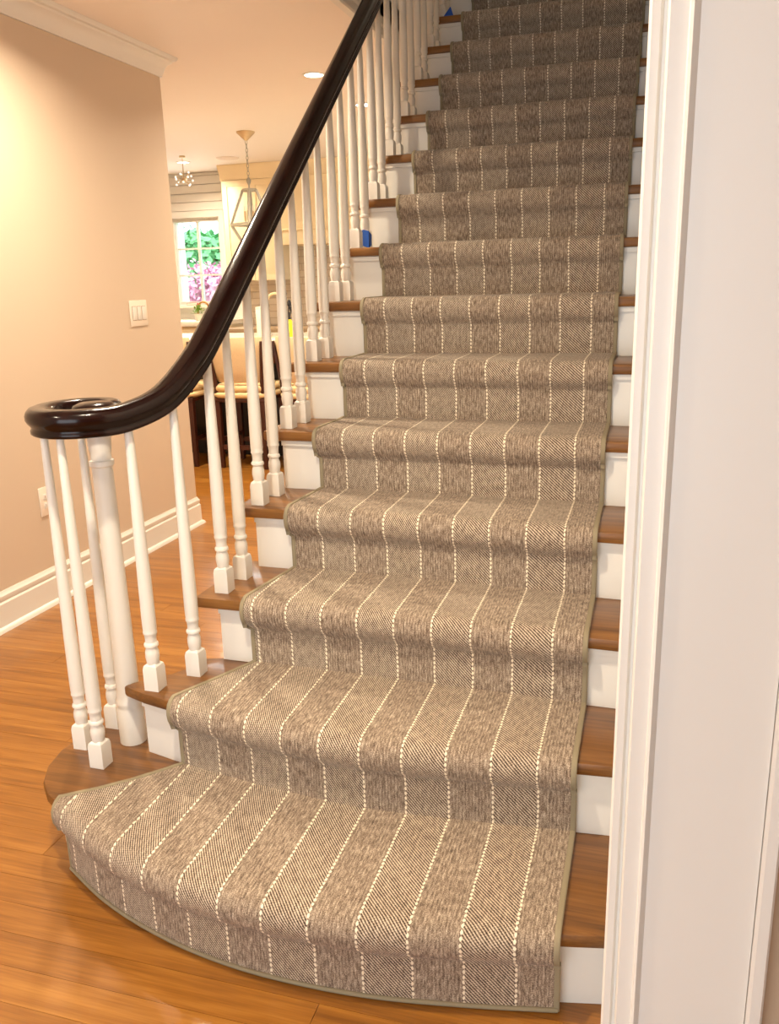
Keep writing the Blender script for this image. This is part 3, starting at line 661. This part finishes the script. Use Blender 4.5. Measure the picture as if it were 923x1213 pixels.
# ------------------------------------------------------------------ things on the counters
def faucet(label, x, y, z, mat, h=0.36, rz=0.0):
    t = thing('faucet', label, 'faucet', (x, y, z), rz)
    MB().lathe([(0.026, 0.0005), (0.026, 0.012), (0.015, 0.02), (0.013, 0.06)], 14).build('base', mat, t, smooth=40)
    MB().tube([(0, 0, 0.04), (0, 0, h-0.08)]+[(0.07-0.07*math.cos(a), 0, h-0.08+0.08*math.sin(a)) for a in [PI*j/8 for j in range(1, 9)]]+[(0.14, 0, h-0.14)], 0.011, 8).build('spout', mat, t, smooth=60)
    MB().tube([(0, -0.012, 0.05), (0, -0.05, 0.065)], 0.006, 6).build('lever', mat, t, smooth=60)
faucet('tall brass gooseneck faucet on the island', -3.02, 5.35, 0.968, M['brassp'], 0.36, 0.2)
faucet('small brass faucet on the counter below the window', -4.60, 7.0, 1.05, M['brass'], 0.19)
t = thing('soap_bottle', 'yellow soap bottle with a black pump on the island', 'bottle', (-2.80, 5.3, 0.968))
MB().lathe([(0.030, 0.0005), (0.034, 0.006), (0.034, 0.115), (0.028, 0.130), (0.014, 0.138), (0.014, 0.146)], 20).build('bottle_body', M['yellow'], t, smooth=50)
MB().lathe([(0.015, 0.146), (0.015, 0.158), (0.006, 0.162), (0.005, 0.19), (0.010, 0.192), (0.010, 0.204)], 12).build('pump', M['blacki'], t, smooth=40)
MB().tube([(0, 0, 0.198), (0.035, 0, 0.196), (0.040, 0, 0.186)], 0.004, 6).build('nozzle', M['blacki'], t)
t = thing('utensil_crock', 'brown crock of dark kitchen utensils by the faucet', 'utensil holder', (-2.98, 5.62, 0.968))
MB().lathe([(0.035, 0.0005), (0.045, 0.01), (0.048, 0.14), (0.044, 0.14), (0.040, 0.02)], 18, cap=False).build('crock', plain('brown_ceramic', srgb(196, 160, 120), 0.5), t, smooth=40)
for j, (dx, dy, hh) in enumerate([(-0.03, 0, 0.34), (0.03, 0.01, 0.30), (0.0, 0.02, 0.38), (0.05, -0.01, 0.26)]):
    u_ = MB().tube([(dx*0.3, dy*0.3, 0.02), (dx*1.2, dy, hh-0.06)], 0.005, 6).build('utensil', M['blacki'], t)
    c = Vector((dx*1.35, dy, hh-0.03)); MB().lathe([(0.004, -0.035), (0.016, -0.02), (0.020, 0.0), (0.014, 0.022), (0.003, 0.03)], 10, c).build('utensil_head', M['blacki'], u_, smooth=60)
t = thing('canister', 'white canister with a lid on the island left of the faucet', 'canister', (-3.16, 5.55, 0.968))
MB().lathe([(0.055, 0.0005), (0.06, 0.01), (0.06, 0.22), (0.055, 0.226)], 24).build('jar', M['ceramic'], t, smooth=40)
MB().lathe([(0.061, 0.2265), (0.061, 0.243), (0.02, 0.25), (0.012, 0.256), (0.016, 0.27), (0.004, 0.278)], 24).build('lid', M['ceramic'], t, smooth=40)
def herb(x, y, z, label):
    t = thing('potted_herb', label, 'plant', (x, y, z)); rr = random.Random(5)
    MB().lathe([(0.03, 0.0005), (0.042, 0.07), (0.038, 0.07), (0.028, 0.01)], 16, cap=False).build('pot', M['ceramic'], t, smooth=40)
    mb = MB()
    for j in range(70):
        a = rr.uniform(0, 2*PI); e = rr.uniform(0.1, 1.4); d = Vector((math.cos(a)*math.cos(e), math.sin(a)*math.cos(e), math.sin(e))); p = Vector((0, 0, 0.07))+d*rr.uniform(0.02, 0.075)
        s = d.cross(Vector((0, 0, 1))).normalized(); q = s.cross(d).normalized()*0.004
        mb.add([p, p+d*0.018+s*0.011+q, p+d*0.036, p+d*0.018-s*0.011+q], [(0, 1, 2, 3)])
    mb.build('foliage', M['pot_green'], t, fix=False)
herb(-4.52, 6.86, 1.05, 'small green potted herb on the window counter')
# ------------------------------------------------------------------ outside the kitchen window
struct(box('wall_garden_ground', (-14, 4, 7.5, 30, -0.3, -0.2), M['lawn']))
def clump(name, label, cat, c, rx, ry, rz_, n, leaf, mat, seed, trunk=True):
    t = thing(name, label, cat, (c[0], c[1], -0.2)); rr = random.Random(seed); mb = MB(); zc_ = c[2]+0.2
    cs = [(rr.uniform(-.6, .6)*rx, rr.uniform(-.6, .6)*ry, zc_+rr.uniform(-.55, .6)*rz_, rr.uniform(.35, .6)) for _ in range(14)]
    for _ in range(n):
        a = rr.choice(cs); th = rr.uniform(0, 2*PI); zz = rr.uniform(-1, 1); q = math.sqrt(1-zz*zz)
        d = Vector((q*math.cos(th), q*math.sin(th), zz)); R_ = a[3]*rr.uniform(0.75, 1.0)
        p = Vector((a[0]+d.x*rx*R_, a[1]+d.y*ry*R_, a[2]+d.z*rz_*R_))
        s = Vector((rr.uniform(-1, 1), rr.uniform(-1, 1), rr.uniform(-1, 1))).normalized(); e = s.cross(d)
        if e.length < 0.1: continue
        e = e.normalized(); f_ = e.cross(s).normalized(); L = leaf*rr.uniform(0.7, 1.3)
        mb.add([p, p+e*L*0.35+s*L*0.5, p+s*L, p-e*L*0.35+s*L*0.5+f_*L*0.1], [(0, 1, 2, 3)])
    mb.build('foliage', mat, t, fix=False)
    for _ in range(3 if trunk else 0):
        dx, dy = rr.uniform(-.2, .2)*rx, rr.uniform(-.2, .2)*ry
        MB().tube([(dx*0.3, dy*0.3, 0), (dx, dy, zc_*0.6), (dx*1.8, dy*1.8, zc_)], [0.06, 0.045, 0.02], 8).build('stem', M['bark'], t, smooth=60)
clump('azalea_shrub', 'pink flowering shrub outside the kitchen window', 'shrub', (-6.6, 10.6, 0.80), 1.5, 0.8, 1.0, 12000, 0.085, M['pink'], 11)
clump('garden_tree', 'green leafy tree behind the pink shrub outside the window', 'tree', (-8.0, 14.5, 1.40), 3.2, 1.4, 1.25, 12000, 0.20, M['green'], 12)
t = thing('porch_post', 'white porch post outside the left panes of the window', 'post', (-5.86, 8.9, -0.2))
MB().box(-0.06, 0.06, -0.06, 0.06, 0.0, 3.0).build('shaft', M['white'], t); MB().box(-0.08, 0.08, -0.08, 0.08, 0.0, 0.25).build('base', M['white'], t)
print('planks', nplank, 'objects', len(bpy.data.objects))
